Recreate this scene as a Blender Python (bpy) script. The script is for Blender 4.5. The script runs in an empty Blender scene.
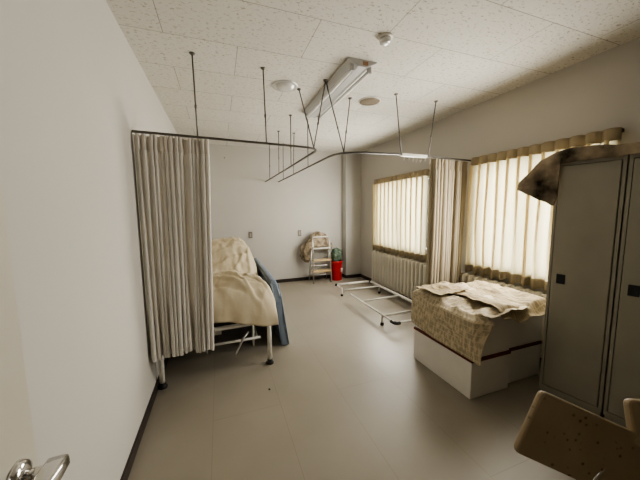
import bpy, bmesh, math, random
from math import sin, cos, pi, sqrt, radians
from mathutils import Vector, Matrix, noise

random.seed(7)
SC = bpy.context.scene
COL = SC.collection
XL, XR, YB, H, YF = -0.519, 2.690, 5.164, 2.50, -0.30
CAMZ = 1.3709

# ------------------------------------------------------------------ materials
def new_mat(name):
    m = bpy.data.materials.new(name); m.use_nodes = True
    nt = m.node_tree; b = nt.nodes['Principled BSDF']
    return m, nt, b

def N(nt, t, **kw):
    n = nt.nodes.new(t)
    for k, v in kw.items():
        if k in n.inputs.keys() if isinstance(k, str) else False: n.inputs[k].default_value = v
        else: setattr(n, k, v)
    return n

def ramp(nt, src, stops):
    r = nt.nodes.new('ShaderNodeValToRGB'); e = r.color_ramp.elements
    e[0].position, e[0].color = stops[0][0], (*stops[0][1], 1)
    e[1].position, e[1].color = stops[-1][0], (*stops[-1][1], 1)
    for p, c in stops[1:-1]:
        x = e.new(p); x.color = (*c, 1)
    nt.links.new(src, r.inputs[0]); return r

def coords(nt, kind='Object', scale=(1, 1, 1), loc=(0, 0, 0)):
    tc = nt.nodes.new('ShaderNodeTexCoord'); mp = nt.nodes.new('ShaderNodeMapping')
    mp.inputs['Scale'].default_value = scale; mp.inputs['Location'].default_value = loc
    nt.links.new(tc.outputs[kind], mp.inputs[0]); return mp.outputs[0]

def simple(name, col, rough=.6, metal=0, var=.06, scale=8, bump=0, bscale=60, spec=.5):
    m, nt, b = new_mat(name)
    co = coords(nt)
    n = nt.nodes.new('ShaderNodeTexNoise'); n.inputs['Scale'].default_value = scale; n.inputs['Detail'].default_value = 4
    nt.links.new(co, n.inputs['Vector'])
    lo = tuple(max(0, c * (1 - var * 2)) for c in col); hi = tuple(min(1, c * (1 + var * 2)) for c in col)
    r = ramp(nt, n.outputs['Fac'], [(.3, lo), (.7, hi)])
    nt.links.new(r.outputs[0], b.inputs['Base Color'])
    b.inputs['Roughness'].default_value = rough; b.inputs['Metallic'].default_value = metal
    b.inputs['Specular IOR Level'].default_value = spec
    if bump:
        n2 = nt.nodes.new('ShaderNodeTexNoise'); n2.inputs['Scale'].default_value = bscale; n2.inputs['Detail'].default_value = 3
        nt.links.new(co, n2.inputs['Vector'])
        bp = nt.nodes.new('ShaderNodeBump'); bp.inputs['Strength'].default_value = bump; bp.inputs['Distance'].default_value = .01
        nt.links.new(n2.outputs['Fac'], bp.inputs['Height']); nt.links.new(bp.outputs[0], b.inputs['Normal'])
    return m

M = {}
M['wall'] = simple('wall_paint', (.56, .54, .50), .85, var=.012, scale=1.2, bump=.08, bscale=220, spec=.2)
M['wall_shaded'] = simple('wall_paint_shaded', (.50, .475, .43), .85, var=.012, scale=1.2, bump=.08, bscale=220, spec=.2)  # same wall paint, darkened to put the window wall's shade into its colour
M['front'] = simple('brown_front_wall', (.22, .19, .15), .8, var=.05)
M['door'] = simple('door_paint', (.55, .515, .44), .6, var=.015, scale=1.5, bump=.05, bscale=260, spec=.3)
M['baseboard'] = simple('dark_vinyl_baseboard', (.035, .025, .02), .5, var=.1)
M['socket'] = simple('grey_socket_plastic', (.38, .35, .30), .5, var=.03)
M['alu'] = simple('aluminium', (.62, .61, .58), .38, .85, var=.03)
M['white_metal'] = simple('white_enamel_tube', (.72, .70, .64), .4, var=.03, scale=14)
M['grey_metal'] = simple('grey_rail_metal', (.16, .15, .135), .42, .7, var=.06)
M['chrome'] = simple('chrome', (.72, .71, .69), .12, 1, var=.02)
M['black'] = simple('black_rubber', (.012, .011, .010), .6, var=.1)
M['radiator'] = simple('cream_radiator_enamel', (.66, .62, .53), .4, var=.02, scale=6)
M['sill'] = simple('pale_sill', (.62, .58, .5), .5, var=.03)
M['locker'] = simple('grey_locker_paint', (.34, .32, .26), .45, var=.03, scale=4)
M['gap'] = simple('dark_recess', (.02, .019, .017), .7, var=.05)
M['navy'] = simple('navy_plastic_pull', (.010, .012, .018), .45, var=.05)
M['whitebox'] = simple('white_box_board', (.78, .75, .69), .55, var=.02, scale=5)
M['redrim'] = simple('dark_red_rim', (.13, .022, .015), .55, var=.15, scale=20)
M['red'] = simple('red_plastic', (.50, .022, .028), .4, var=.06)
M['green'] = simple('green_bag_plastic', (.105, .15, .105), .6, var=.25, scale=25)
M['wood'] = simple('pale_wood_tread', (.60, .45, .24), .55, var=.1, scale=18)
M['plate'] = simple('dull_outlet_plate', (.22, .20, .17), .4, .3, var=.04)
M['fixture'] = simple('white_lamp_housing', (.45, .44, .425), .45, var=.015)
M['tube'] = simple('fluorescent_glass', (.92, .92, .90), .3, var=.01)
M['rusty'] = simple('brown_label', (.30, .17, .09), .6, var=.1)
M['disc_white'] = simple('glossy_white_disc', (.66, .65, .63), .25, .3, var=.02)
M['disc_beige'] = simple('beige_disc', (.20, .165, .12), .7, var=.05, spec=.05)
M['plastic'] = simple('cream_plastic', (.72, .69, .62), .35, var=.02)
M['hook'] = simple('pale_runner_plastic', (.75, .72, .62), .4, var=.02)
M['bedmesh'] = simple('dark_bed_mesh', (.06, .055, .05), .5, .4, var=.25, scale=40)
M['camo'] = simple('dark_brown_cloth', (.24, .195, .14), .9, var=.45, scale=7, bump=.3, bscale=40, spec=.1)
M['rag'] = simple('crumpled_khaki_cloth', (.30, .245, .175), .9, var=.25, scale=16, bump=.3, bscale=60, spec=.1)
M['sheet'] = simple('cream_bed_sheet', (.56, .485, .35), .85, var=.03, scale=3, bump=.12, bscale=35, spec=.15)
M['dust'] = simple('dark_debris', (.03, .025, .02), .8)
M['frame_win'] = simple('window_frame_aluminium', (.45, .44, .42), .4, .6, var=.03)
M['mark'] = simple('white_mark', (.75, .7, .66), .6)

# stained beige vinyl of the chair pads
def pad_mat():
    m, nt, b = new_mat('stained_beige_vinyl'); co = coords(nt)
    v = N(nt, 'ShaderNodeTexVoronoi'); v.inputs['Scale'].default_value = 42; nt.links.new(co, v.inputs['Vector'])
    r = ramp(nt, v.outputs['Distance'], [(.10, (.10, .06, .03)), (.24, (1, 1, 1))])
    n = N(nt, 'ShaderNodeTexNoise'); n.inputs['Scale'].default_value = 7; n.inputs['Detail'].default_value = 5; nt.links.new(co, n.inputs['Vector'])
    r2 = ramp(nt, n.outputs['Fac'], [(.3, (.32, .245, .15)), (.7, (.39, .305, .20))])
    n3 = N(nt, 'ShaderNodeTexNoise'); n3.inputs['Scale'].default_value = 26; nt.links.new(co, n3.inputs['Vector'])
    r3 = ramp(nt, n3.outputs['Fac'], [(.44, (1, 1, 1)), (.54, (0, 0, 0))])
    mx0 = N(nt, 'ShaderNodeMixRGB', blend_type='LIGHTEN'); mx0.inputs[0].default_value = 1
    nt.links.new(r.outputs[0], mx0.inputs[1]); nt.links.new(r3.outputs[0], mx0.inputs[2])
    mx = N(nt, 'ShaderNodeMixRGB', blend_type='MULTIPLY'); mx.inputs[0].default_value = .75
    nt.links.new(r2.outputs[0], mx.inputs[1]); nt.links.new(mx0.outputs[0], mx.inputs[2])
    nt.links.new(mx.outputs[0], b.inputs['Base Color']); b.inputs['Roughness'].default_value = .6
    return m
M['pad'] = pad_mat()

def ceiling_mat():
    m, nt, b = new_mat('fissured_ceiling_board')
    # joints of the boards
    co = coords(nt, 'Object', loc=(0.2815 + 9.07, -2.10 + 4.37, 0))
    br = N(nt, 'ShaderNodeTexBrick'); br.offset = .5; br.offset_frequency = 2; br.squash = 1
    br.inputs['Scale'].default_value = 1; br.inputs['Brick Width'].default_value = .907; br.inputs['Row Height'].default_value = .437
    br.inputs['Mortar Size'].default_value = .0022; br.inputs['Mortar Smooth'].default_value = 0.1
    br.inputs['Color1'].default_value = (1, 1, 1, 1); br.inputs['Color2'].default_value = (.965, .965, .96, 1); br.inputs['Mortar'].default_value = (.45, .43, .40, 1)
    nt.links.new(co, br.inputs['Vector'])
    # worm-hole fissures
    c2 = coords(nt, 'Object', scale=(42, 70, 50))
    n = N(nt, 'ShaderNodeTexNoise'); n.inputs['Scale'].default_value = 1; n.inputs['Detail'].default_value = 2.5; n.inputs['Distortion'].default_value = .6
    nt.links.new(c2, n.inputs['Vector'])
    r = ramp(nt, n.outputs['Fac'], [(.33, (.66, .62, .56)), (.42, (1, 1, 1))])
    mx = N(nt, 'ShaderNodeMixRGB', blend_type='MULTIPLY'); mx.inputs[0].default_value = 1
    nt.links.new(br.outputs['Color'], mx.inputs[1]); nt.links.new(r.outputs[0], mx.inputs[2])
    mx2 = N(nt, 'ShaderNodeMixRGB', blend_type='MULTIPLY'); mx2.inputs[0].default_value = 1
    mx2.inputs[2].default_value = (.66, .635, .585, 1); nt.links.new(mx.outputs[0], mx2.inputs[1])
    nt.links.new(mx2.outputs[0], b.inputs['Base Color']); b.inputs['Roughness'].default_value = .9
    b.inputs['Specular IOR Level'].default_value = .1
    return m
M['ceiling'] = ceiling_mat()

def floor_mat():
    m, nt, b = new_mat('beige_vinyl_floor')
    co = coords(nt, 'Object', loc=(-1.25 + 9, 0, 0))
    # long sheets side by side: swap axes so that bricks run along the depth of the room
    sep = N(nt, 'ShaderNodeSeparateXYZ'); cmb = N(nt, 'ShaderNodeCombineXYZ')
    nt.links.new(co, sep.inputs[0]); nt.links.new(sep.outputs[1], cmb.inputs[0]); nt.links.new(sep.outputs[0], cmb.inputs[1])
    br = N(nt, 'ShaderNodeTexBrick'); br.offset = .5
    br.inputs['Scale'].default_value = 1; br.inputs['Brick Width'].default_value = 1.83; br.inputs['Row Height'].default_value = .45
    br.inputs['Mortar Size'].default_value = .0022; br.inputs['Mortar Smooth'].default_value = .2
    br.inputs['Color1'].default_value = (1, 1, 1, 1); br.inputs['Color2'].default_value = (.985, .985, .98, 1); br.inputs['Mortar'].default_value = (.86, .845, .82, 1)
    nt.links.new(cmb.outputs[0], br.inputs['Vector'])
    c2 = coords(nt)
    n = N(nt, 'ShaderNodeTexNoise'); n.inputs['Scale'].default_value = 1.6; n.inputs['Detail'].default_value = 6; nt.links.new(c2, n.inputs['Vector'])
    r = ramp(nt, n.outputs['Fac'], [(.3, (.28, .25, .20)), (.7, (.335, .30, .245))])
    mx = N(nt, 'ShaderNodeMixRGB', blend_type='MULTIPLY'); mx.inputs[0].default_value = 1
    nt.links.new(r.outputs[0], mx.inputs[1]); nt.links.new(br.outputs['Color'], mx.inputs[2])
    nt.links.new(mx.outputs[0], b.inputs['Base Color'])
    r2 = ramp(nt, n.outputs['Fac'], [(.3, (.36,) * 3), (.7, (.48,) * 3)])
    nt.links.new(r2.outputs[0], b.inputs['Roughness'])
    b.inputs['Specular IOR Level'].default_value = .45
    n2 = N(nt, 'ShaderNodeTexNoise'); n2.inputs['Scale'].default_value = 5; nt.links.new(c2, n2.inputs['Vector'])
    bp = N(nt, 'ShaderNodeBump'); bp.inputs['Strength'].default_value = .12; bp.inputs['Distance'].default_value = .01
    nt.links.new(n2.outputs['Fac'], bp.inputs['Height']); nt.links.new(bp.outputs[0], b.inputs['Normal'])
    return m
M['floor'] = floor_mat()

def cloth_mat(name, col, trans, tcol, var=.08, weave=400):
    m, nt, b = new_mat(name); nt.nodes.remove(b)
    out = nt.nodes['Material Output']; co = coords(nt)
    n = N(nt, 'ShaderNodeTexNoise'); n.inputs['Scale'].default_value = 6; n.inputs['Detail'].default_value = 4; nt.links.new(co, n.inputs['Vector'])
    r = ramp(nt, n.outputs['Fac'], [(.3, tuple(c * (1 - var) for c in col)), (.7, col)])
    d = N(nt, 'ShaderNodeBsdfDiffuse'); nt.links.new(r.outputs[0], d.inputs['Color'])
    t = N(nt, 'ShaderNodeBsdfTranslucent'); t.inputs['Color'].default_value = (*tcol, 1)
    w = N(nt, 'ShaderNodeTexNoise'); w.inputs['Scale'].default_value = weave; nt.links.new(co, w.inputs['Vector'])
    bp = N(nt, 'ShaderNodeBump'); bp.inputs['Strength'].default_value = .1; bp.inputs['Distance'].default_value = .002
    nt.links.new(w.outputs['Fac'], bp.inputs['Height']); nt.links.new(bp.outputs[0], d.inputs['Normal'])
    mx = N(nt, 'ShaderNodeMixShader'); mx.inputs[0].default_value = trans
    nt.links.new(d.outputs[0], mx.inputs[1]); nt.links.new(t.outputs[0], mx.inputs[2]); nt.links.new(mx.outputs[0], out.inputs[0])
    return m
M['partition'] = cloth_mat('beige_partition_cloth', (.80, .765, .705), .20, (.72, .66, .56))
M['mesh_band'] = cloth_mat('beige_header_mesh', (.76, .71, .64), .15, (.6, .54, .44))
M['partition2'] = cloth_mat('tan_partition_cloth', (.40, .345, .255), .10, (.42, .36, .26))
M['window_cloth'] = cloth_mat('cream_window_cloth', (.66, .58, .42), .55, (.88, .785, .54))
M['window_band'] = cloth_mat('doubled_window_cloth', (.40, .34, .245), .30, (.62, .52, .36))

def stripe_mat():
    m, nt, b = new_mat('blue_striped_ticking'); co = coords(nt)
    w = N(nt, 'ShaderNodeTexWave', wave_type='BANDS', bands_direction='X'); w.inputs['Scale'].default_value = 28; w.inputs['Distortion'].default_value = .3
    sep = N(nt, 'ShaderNodeSeparateXYZ'); nt.links.new(co, sep.inputs[0])
    nt.links.new(co, w.inputs['Vector'])
    r = ramp(nt, w.outputs['Fac'], [(.25, (.15, .19, .25)), (.75, (.30, .355, .43))])
    nt.links.new(r.outputs[0], b.inputs['Base Color']); b.inputs['Roughness'].default_value = .75
    return m
M['blue'] = stripe_mat()

def glass_mat():
    m, nt, b = new_mat('window_pane_glass'); nt.nodes.remove(b); out = nt.nodes['Material Output']
    t = N(nt, 'ShaderNodeBsdfTransparent'); t.inputs[0].default_value = (.95, .97, .96, 1)
    g = N(nt, 'ShaderNodeBsdfGlossy'); g.inputs['Roughness'].default_value = .03
    mx = N(nt, 'ShaderNodeMixShader'); mx.inputs[0].default_value = .06
    nt.links.new(t.outputs[0], mx.inputs[1]); nt.links.new(g.outputs[0], mx.inputs[2]); nt.links.new(mx.outputs[0], out.inputs[0])
    return m
M['glass'] = glass_mat()

def news_mat(name, col):
    m, nt, b = new_mat(name); uv = coords(nt, 'UV')
    # bands of upright type set off by thin rules, with pictures and heads among them
    br = N(nt, 'ShaderNodeTexBrick'); br.offset = .37; br.inputs['Scale'].default_value = 1
    br.inputs['Brick Width'].default_value = .16; br.inputs['Row Height'].default_value = .043; br.inputs['Mortar Size'].default_value = 0
    br.inputs['Color1'].default_value = (0, 0, 0, 1); br.inputs['Color2'].default_value = (1, 1, 1, 1)
    nt.links.new(uv, br.inputs['Vector'])
    sp = N(nt, 'ShaderNodeSeparateXYZ'); nt.links.new(uv, sp.inputs[0])
    md = N(nt, 'ShaderNodeMath', operation='MODULO'); md.inputs[1].default_value = .043; nt.links.new(sp.outputs[1], md.inputs[0])
    dv = N(nt, 'ShaderNodeMath', operation='DIVIDE'); dv.inputs[1].default_value = .043; nt.links.new(md.outputs[0], dv.inputs[0])
    rl = ramp(nt, dv.outputs[0], [(0, (1, 1, 1)), (.86, (1, 1, 1)), (.90, (0, 0, 0))]); rl.color_ramp.interpolation = 'CONSTANT'
    mp = N(nt, 'ShaderNodeMapping'); mp.inputs['Scale'].default_value = (64, 15, 1); nt.links.new(uv, mp.inputs[0])
    n = N(nt, 'ShaderNodeTexNoise'); n.inputs['Scale'].default_value = 1; n.inputs['Detail'].default_value = 2; nt.links.new(mp.outputs[0], n.inputs['Vector'])
    txt = ramp(nt, n.outputs['Fac'], [(.42, (.42, .42, .42)), (.60, (1, 1, 1))])
    mp2 = N(nt, 'ShaderNodeMapping'); mp2.inputs['Scale'].default_value = (38, 38, 1); nt.links.new(uv, mp2.inputs[0])
    n2 = N(nt, 'ShaderNodeTexNoise'); n2.inputs['Scale'].default_value = 1; n2.inputs['Detail'].default_value = 4; nt.links.new(mp2.outputs[0], n2.inputs['Vector'])
    pic = ramp(nt, n2.outputs['Fac'], [(.40, (.30, .30, .30)), (.60, (.95, .95, .95))])
    sel = ramp(nt, br.outputs['Color'], [(.90, (0, 0, 0)), (.92, (1, 1, 1))])
    mx = N(nt, 'ShaderNodeMixRGB'); nt.links.new(sel.outputs[0], mx.inputs[0]); nt.links.new(txt.outputs[0], mx.inputs[1]); nt.links.new(pic.outputs[0], mx.inputs[2])
    blank = N(nt, 'ShaderNodeMixRGB'); nt.links.new(rl.outputs[0], blank.inputs[0]); blank.inputs[1].default_value = (1, 1, 1, 1); nt.links.new(mx.outputs[0], blank.inputs[2])
    fade = N(nt, 'ShaderNodeMixRGB'); fade.inputs[0].default_value = .34; nt.links.new(blank.outputs[0], fade.inputs[1]); fade.inputs[2].default_value = (1, 1, 1, 1)
    tint = N(nt, 'ShaderNodeMixRGB', blend_type='MULTIPLY'); tint.inputs[0].default_value = 1; tint.inputs[2].default_value = (*col, 1)
    nt.links.new(fade.outputs[0], tint.inputs[1]); nt.links.new(tint.outputs[0], b.inputs['Base Color'])
    b.inputs['Roughness'].default_value = .85; b.inputs['Specular IOR Level'].default_value = .15
    return m
M['news'] = news_mat('old_newsprint', (.41, .33, .205))
M['news_lit'] = news_mat('lightened_newsprint', (.60, .51, .36))  # same newsprint, its colour raised to stand in for light on the hanging sheet

# ------------------------------------------------------------------ mesh helpers
def finish(name, bm, mat, parent=None, smooth=False, bevel=0, solid=0, subsurf=0, loc=None, rot=None):
    bmesh.ops.recalc_face_normals(bm, faces=bm.faces[:])
    me = bpy.data.meshes.new(name); bm.to_mesh(me); bm.free()
    me.materials.append(M[mat] if isinstance(mat, str) else mat)
    o = bpy.data.objects.new(name, me); COL.objects.link(o)
    if smooth:
        for p in me.polygons: p.use_smooth = True
    if parent: o.parent = parent
    if loc is not None: o.location = loc
    if rot is not None: o.rotation_euler = rot
    if bevel:
        md = o.modifiers.new('bevel', 'BEVEL'); md.width = bevel; md.segments = 2; md.limit_method = 'ANGLE'; md.angle_limit = radians(40)
    if solid:
        md = o.modifiers.new('solid', 'SOLIDIFY'); md.thickness = solid; md.offset = 0
    if subsurf:
        md = o.modifiers.new('sub', 'SUBSURF'); md.levels = subsurf; md.render_levels = subsurf
    return o

def box(bm, a, b, mtx=None):
    vs = [Vector((x, y, z)) for x in (a[0], b[0]) for y in (a[1], b[1]) for z in (a[2], b[2])]
    if mtx: vs = [mtx @ v for v in vs]
    v = [bm.verts.new(q) for q in vs]
    for f in ((0, 1, 3, 2), (4, 6, 7, 5), (0, 4, 5, 1), (2, 3, 7, 6), (0, 2, 6, 4), (1, 5, 7, 3)):
        bm.faces.new([v[i] for i in f])

def tube(bm, pts, r, seg=10, cap=True):
    pts = [Vector(p) for p in pts]; rings = []
    up = None
    for i, p in enumerate(pts):
        if i == 0: t = pts[1] - p
        elif i == len(pts) - 1: t = p - pts[i - 1]
        else: t = (pts[i + 1] - p).normalized() + (p - pts[i - 1]).normalized()
        t.normalize()
        if up is None:
            up = Vector((0, 0, 1)) if abs(t.z) < .9 else Vector((1, 0, 0))
        a = t.cross(up).normalized(); b = a.cross(t).normalized(); up = b
        rr = r[i] if isinstance(r, (list, tuple)) else r
        rings.append([bm.verts.new(p + a * rr * cos(2 * pi * k / seg) + b * rr * sin(2 * pi * k / seg)) for k in range(seg)])
    for A, B in zip(rings, rings[1:]):
        for k in range(seg):
            bm.faces.new((A[k], A[(k + 1) % seg], B[(k + 1) % seg], B[k]))
    if cap:
        bm.faces.new(rings[0][::-1]); bm.faces.new(rings[-1])

def lathe(bm, prof, seg=32, mtx=None):
    rings = []
    for r, z in prof:
        if r < 1e-6:
            q = Vector((0, 0, z)); rings.append([bm.verts.new(mtx @ q if mtx else q)])
        else:
            qs = [Vector((r * cos(2 * pi * k / seg), r * sin(2 * pi * k / seg), z)) for k in range(seg)]
            rings.append([bm.verts.new(mtx @ q if mtx else q) for q in qs])
    for A, B in zip(rings, rings[1:]):
        for k in range(seg):
            k2 = (k + 1) % seg
            if len(A) == 1 and len(B) == 1: continue
            if len(A) == 1: bm.faces.new((A[0], B[k], B[k2]))
            elif len(B) == 1: bm.faces.new((A[k], A[k2], B[0]))
            else: bm.faces.new((A[k], A[k2], B[k2], B[k]))

def grid(bm, nu, nv, fn, uvs=None):
    uvl = bm.loops.layers.uv.new('uv') if uvs else None
    vs = [[bm.verts.new(fn(i / (nu - 1), j / (nv - 1))) for j in range(nv)] for i in range(nu)]
    for i in range(nu - 1):
        for j in range(nv - 1):
            f = bm.faces.new((vs[i][j], vs[i + 1][j], vs[i + 1][j + 1], vs[i][j + 1]))
            if uvl:
                for lp, (a, b) in zip(f.loops, ((i, j), (i + 1, j), (i + 1, j + 1), (i, j + 1))):
                    lp[uvl].uv = uvs(a / (nu - 1), b / (nv - 1))

def NB(): return bmesh.new()

def part(name, mat, parent, builder, **kw):
    bm = NB(); builder(bm); return finish(name, bm, mat, parent, **kw)

def tag(o, label, cat, group=None):
    o['label'] = label; o['category'] = cat
    if group: o['group'] = group
    return o

def empty(name, loc, label, cat, group=None, rz=0):
    o = bpy.data.objects.new(name, None); COL.objects.link(o); o.empty_display_size = .1
    o.location = loc; o.rotation_euler = (0, 0, rz)
    return tag(o, label, cat, group)

def struct(o):
    o['kind'] = 'structure'; return o

def copy_tree(o, parent=None):
    c = o.copy(); COL.objects.link(c); c.parent = parent
    for ch in list(o.children): copy_tree(ch, c)
    return c

def nz(x, y=0, z=0): return noise.noise(Vector((x, y, z)))
def sstep(a, b, x):
    t = max(0, min(1, (x - a) / (b - a))); return t * t * (3 - 2 * t)
def sell(t, p):
    t = max(0, min(1, t)); return max(0, 1 - (1 - t) ** p) ** (1 / p)

# ------------------------------------------------------------------ room shell
def wall_x(name, x, y0, y1, z0, z1, holes, depth, mat):
    """wall in the plane X=x reaching to x+depth, with rectangular holes (y0,y1,z0,z1)"""
    ys = sorted({y0, y1, *[h[0] for h in holes], *[h[1] for h in holes]})
    zs = sorted({z0, z1, *[h[2] for h in holes], *[h[3] for h in holes]})
    bm = NB()
    inh = lambda y, z: any(h[0] < y < h[1] and h[2] < z < h[3] for h in holes)
    def q(*p): bm.faces.new([bm.verts.new(v) for v in p])
    for xx in (x, x + depth):
        for a, b in zip(ys, ys[1:]):
            for c, d in zip(zs, zs[1:]):
                if not inh((a + b) / 2, (c + d) / 2): q((xx, a, c), (xx, b, c), (xx, b, d), (xx, a, d))
    for (a, b, c, d) in list(holes) + [(y0, y1, z0, z1)]:
        X2 = x + depth
        q((x, a, c), (x, b, c), (X2, b, c), (X2, a, c)); q((x, a, d), (x, b, d), (X2, b, d), (X2, a, d))
        q((x, a, c), (x, a, d), (X2, a, d), (X2, a, c)); q((x, b, c), (x, b, d), (X2, b, d), (X2, b, c))
    bmesh.ops.remove_doubles(bm, verts=bm.verts[:], dist=1e-5)
    return struct(finish(name, bm, mat))

WIN = [(3.08, 4.34, .775, 1.84), (1.22, 2.32, .775, 1.84)]
T = .16
struct(part('floor', 'floor', None, lambda bm: box(bm, (XL - .6, YF - 1.6, -.1), (XR + T, YB + T, 0))))
struct(part('ceiling', 'ceiling', None, lambda bm: box(bm, (XL - .6, YF - 1.6, H), (XR + T, YB + T, H + .1))))
struct(part('wall_left', 'wall', None, lambda bm: box(bm, (XL - T, YF - .12, 0), (XL, YB + T, H))))
struct(part('wall_back', 'wall', None, lambda bm: box(bm, (XL, YB, 0), (XR, YB + T, H))))
wall_x('wall_right', XR, YF - .12, YB + T, 0, H, WIN, T, 'wall_shaded')
struct(part('wall_pillar', 'wall', None, lambda bm: box(bm, (2.36, 5.0, 0), (XR, YB, H))))
def fw(bm):
    box(bm, (XL, YF - .12, 0), (-.40, YF, H)); box(bm, (.50, YF - .12, 0), (XR, YF, H)); box(bm, (-.40, YF - .12, 2.05), (.50, YF, H))
struct(part('wall_front', 'front', None, fw))
def corr(bm):
    box(bm, (XL - .6, YF - 1.6, 0), (XR + T, YF - 1.5, H)); box(bm, (XL - .6, YF - 1.5, 0), (XL - .5, YF - .12, H)); box(bm, (1.6, YF - 1.5, 0), (1.7, YF - .12, H))
    box(bm, (XL - .5, YF - .20, 0), (XL - T, YF - .12, H))
struct(part('wall_corridor', 'front', None, corr))
BH = .062
struct(part('baseboard_left', 'baseboard', None, lambda bm: box(bm, (XL, .9, 0), (XL + .012, YB, BH))))
struct(part('baseboard_back', 'baseboard', None, lambda bm: box(bm, (XL + .012, YB - .012, 0), (2.36, YB, BH))))
struct(part('baseboard_right', 'baseboard', None, lambda bm: box(bm, (XR - .012, YF, 0), (XR, 5.0 - .012, BH))))
def bp_(bm):
    box(bm, (2.348, 4.988, 0), (2.36, YB - .012, BH)); box(bm, (2.36, 4.988, 0), (XR, 5.0, BH))
struct(part('baseboard_pillar', 'baseboard', None, bp_))

for i, (a, b, c, d) in enumerate(WIN):
    def fr(bm):
        x0, x1 = XR + .06, XR + .11; w = .04
        box(bm, (x0, a, c), (x1, b, c + w)); box(bm, (x0, a, d - w), (x1, b, d))
        box(bm, (x0, a, c + w), (x1, a + w, d - w)); box(bm, (x0, b - w, c + w), (x1, b, d - w))
        m = (a + b) / 2; box(bm, (x0, m - .03, c + w), (x1, m + .03, d - w))
    w = struct(part('window_%d' % (i + 1), 'frame_win', None, fr))
    part('pane', 'glass', w, lambda bm: box(bm, (XR + .083, a + .04, c + .04), (XR + .087, b - .04, d - .04)))
    struct(part('trim_%d' % (i + 1), 'sill', None, lambda bm: box(bm, (XR - .045, a - .05, c - .035), (XR + .06, b + .05, c)), bevel=.004))

# open door leaf against the left wall, lever handle
def leaf(bm): box(bm, (-.40, YF + .02, .006), (-.36, .662, 2.02))
door = struct(part('door_1', 'door', None, leaf, bevel=.003))
HY, HZ = .603, .902
def rose(bm):
    mt = Matrix.Translation((-.36, HY, HZ)) @ Matrix.Rotation(pi / 2, 4, 'Y')
    lathe(bm, [(0, 0), (.030, 0), (.030, .004), (.026, .010), (.016, .013), (.0, .013)], 32, mt)
def lever(bm):
    tube(bm, [(-.350, HY, HZ), (-.325, HY, HZ), (-.310, HY, HZ)], [.0105, .0115, .0125], 20)
    pts = [(HY + .020, .013, .008), (HY + .017, .017, .0125), (HY - .012, .018, .0135), (HY - .06, .014, .012), (HY - .12, .011, .009), (HY - .128, .007, .006)]
    rings = []
    for y, rx, rz in pts:
        ring = []
        for k in range(20):
            t = 2 * pi * k / 20; cx, cz = cos(t), sin(t)
            sx = abs(cx) ** .4 * (1 if cx >= 0 else -1); sz = abs(cz) ** .4 * (1 if cz >= 0 else -1)
            ring.append(bm.verts.new((-.308 + rx * sx, y, HZ + rz * sz)))
        rings.append(ring)
    for A, B in zip(rings, rings[1:]):
        for k in range(20): bm.faces.new((A[k], A[(k + 1) % 20], B[(k + 1) % 20], B[k]))
    bm.faces.new(rings[0]); bm.faces.new(rings[-1])
hd = part('door_handle', 'chrome', door, lever, smooth=True)
part('rosette', 'chrome', hd, rose, smooth=True)

# ------------------------------------------------------------------ ceiling fittings
def light_fixture():
    cx, y0, y1 = 1.072, 1.972, 3.20
    t = empty('ceiling_light', (cx, (y0 + y1) / 2, H), 'long twin-tube fluorescent fitting with unlit tubes on the ceiling', 'ceiling light')
    L = (y1 - y0) / 2
    def house(bm):
        prof = [(-.122, 0), (-.122, -.010), (-.034, -.052), (.034, -.052), (.122, -.010), (.122, 0)]
        A = [bm.verts.new((x, -L, z)) for x, z in prof]; B = [bm.verts.new((x, L, z)) for x, z in prof]
        n = len(prof)
        for k in range(n): bm.faces.new((A[k], A[(k + 1) % n], B[(k + 1) % n], B[k]))
        bm.faces.new(A[::-1]); bm.faces.new(B)
    part('housing', 'fixture', t, house, bevel=.003)
    for s in (-1, 1):
        part('tube', 'tube', t, lambda bm: tube(bm, [(s * .074, -L + .05, -.062), (s * .074, L - .05, -.062)], .014, 14), smooth=True)
        for e in (-1, 1):
            part('socket', 'fixture', t, lambda bm: box(bm, (s * .074 - .015, e * (L - .035) - .013, -.080), (s * .074 + .015, e * (L - .035) + .013, -.022)), bevel=.004)
    lb = part('label_plate', 'rusty', t, lambda bm: box(bm, (.0, -L - .002, -.040), (.045, -L, -.012)))
light_fixture()

o = empty('ceiling_speaker', (.617, 2.595, H), 'shiny white round dished cover on the ceiling left of the tube light', 'ceiling disc')
part('rim', 'disc_white', o, lambda bm: lathe(bm, [(.085, -.004), (.112, -.010), (.118, -.004), (.118, 0)], 40), smooth=True)
part('dish', 'disc_white', o, lambda bm: lathe(bm, [(0, -.034), (.04, -.032), (.07, -.024), (.086, -.006)], 40), smooth=True)
o = empty('ceiling_vent', (1.527, 2.66, H), 'flat beige round disc on the ceiling right of the tube light', 'ceiling disc')
part('cover', 'disc_beige', o, lambda bm: lathe(bm, [(0, -.012), (.09, -.012), (.106, -.006), (.108, 0)], 40), smooth=True)
part('rim', 'plastic', o, lambda bm: lathe(bm, [(.106, -.009), (.114, -.007), (.116, 0)], 40), smooth=True)
o = empty('smoke_detector', (1.081, 1.683, H), 'small round cream smoke detector on the ceiling nearest the camera', 'smoke detector')
part('base', 'plastic', o, lambda bm: lathe(bm, [(0, -.012), (.046, -.012), (.050, -.006), (.050, 0)], 32), smooth=True)
part('sensor_head', 'disc_white', o, lambda bm: lathe(bm, [(0, -.046), (.022, -.045), (.036, -.036), (.039, -.022), (.036, -.012), (0, -.012)], 32), smooth=True)

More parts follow.
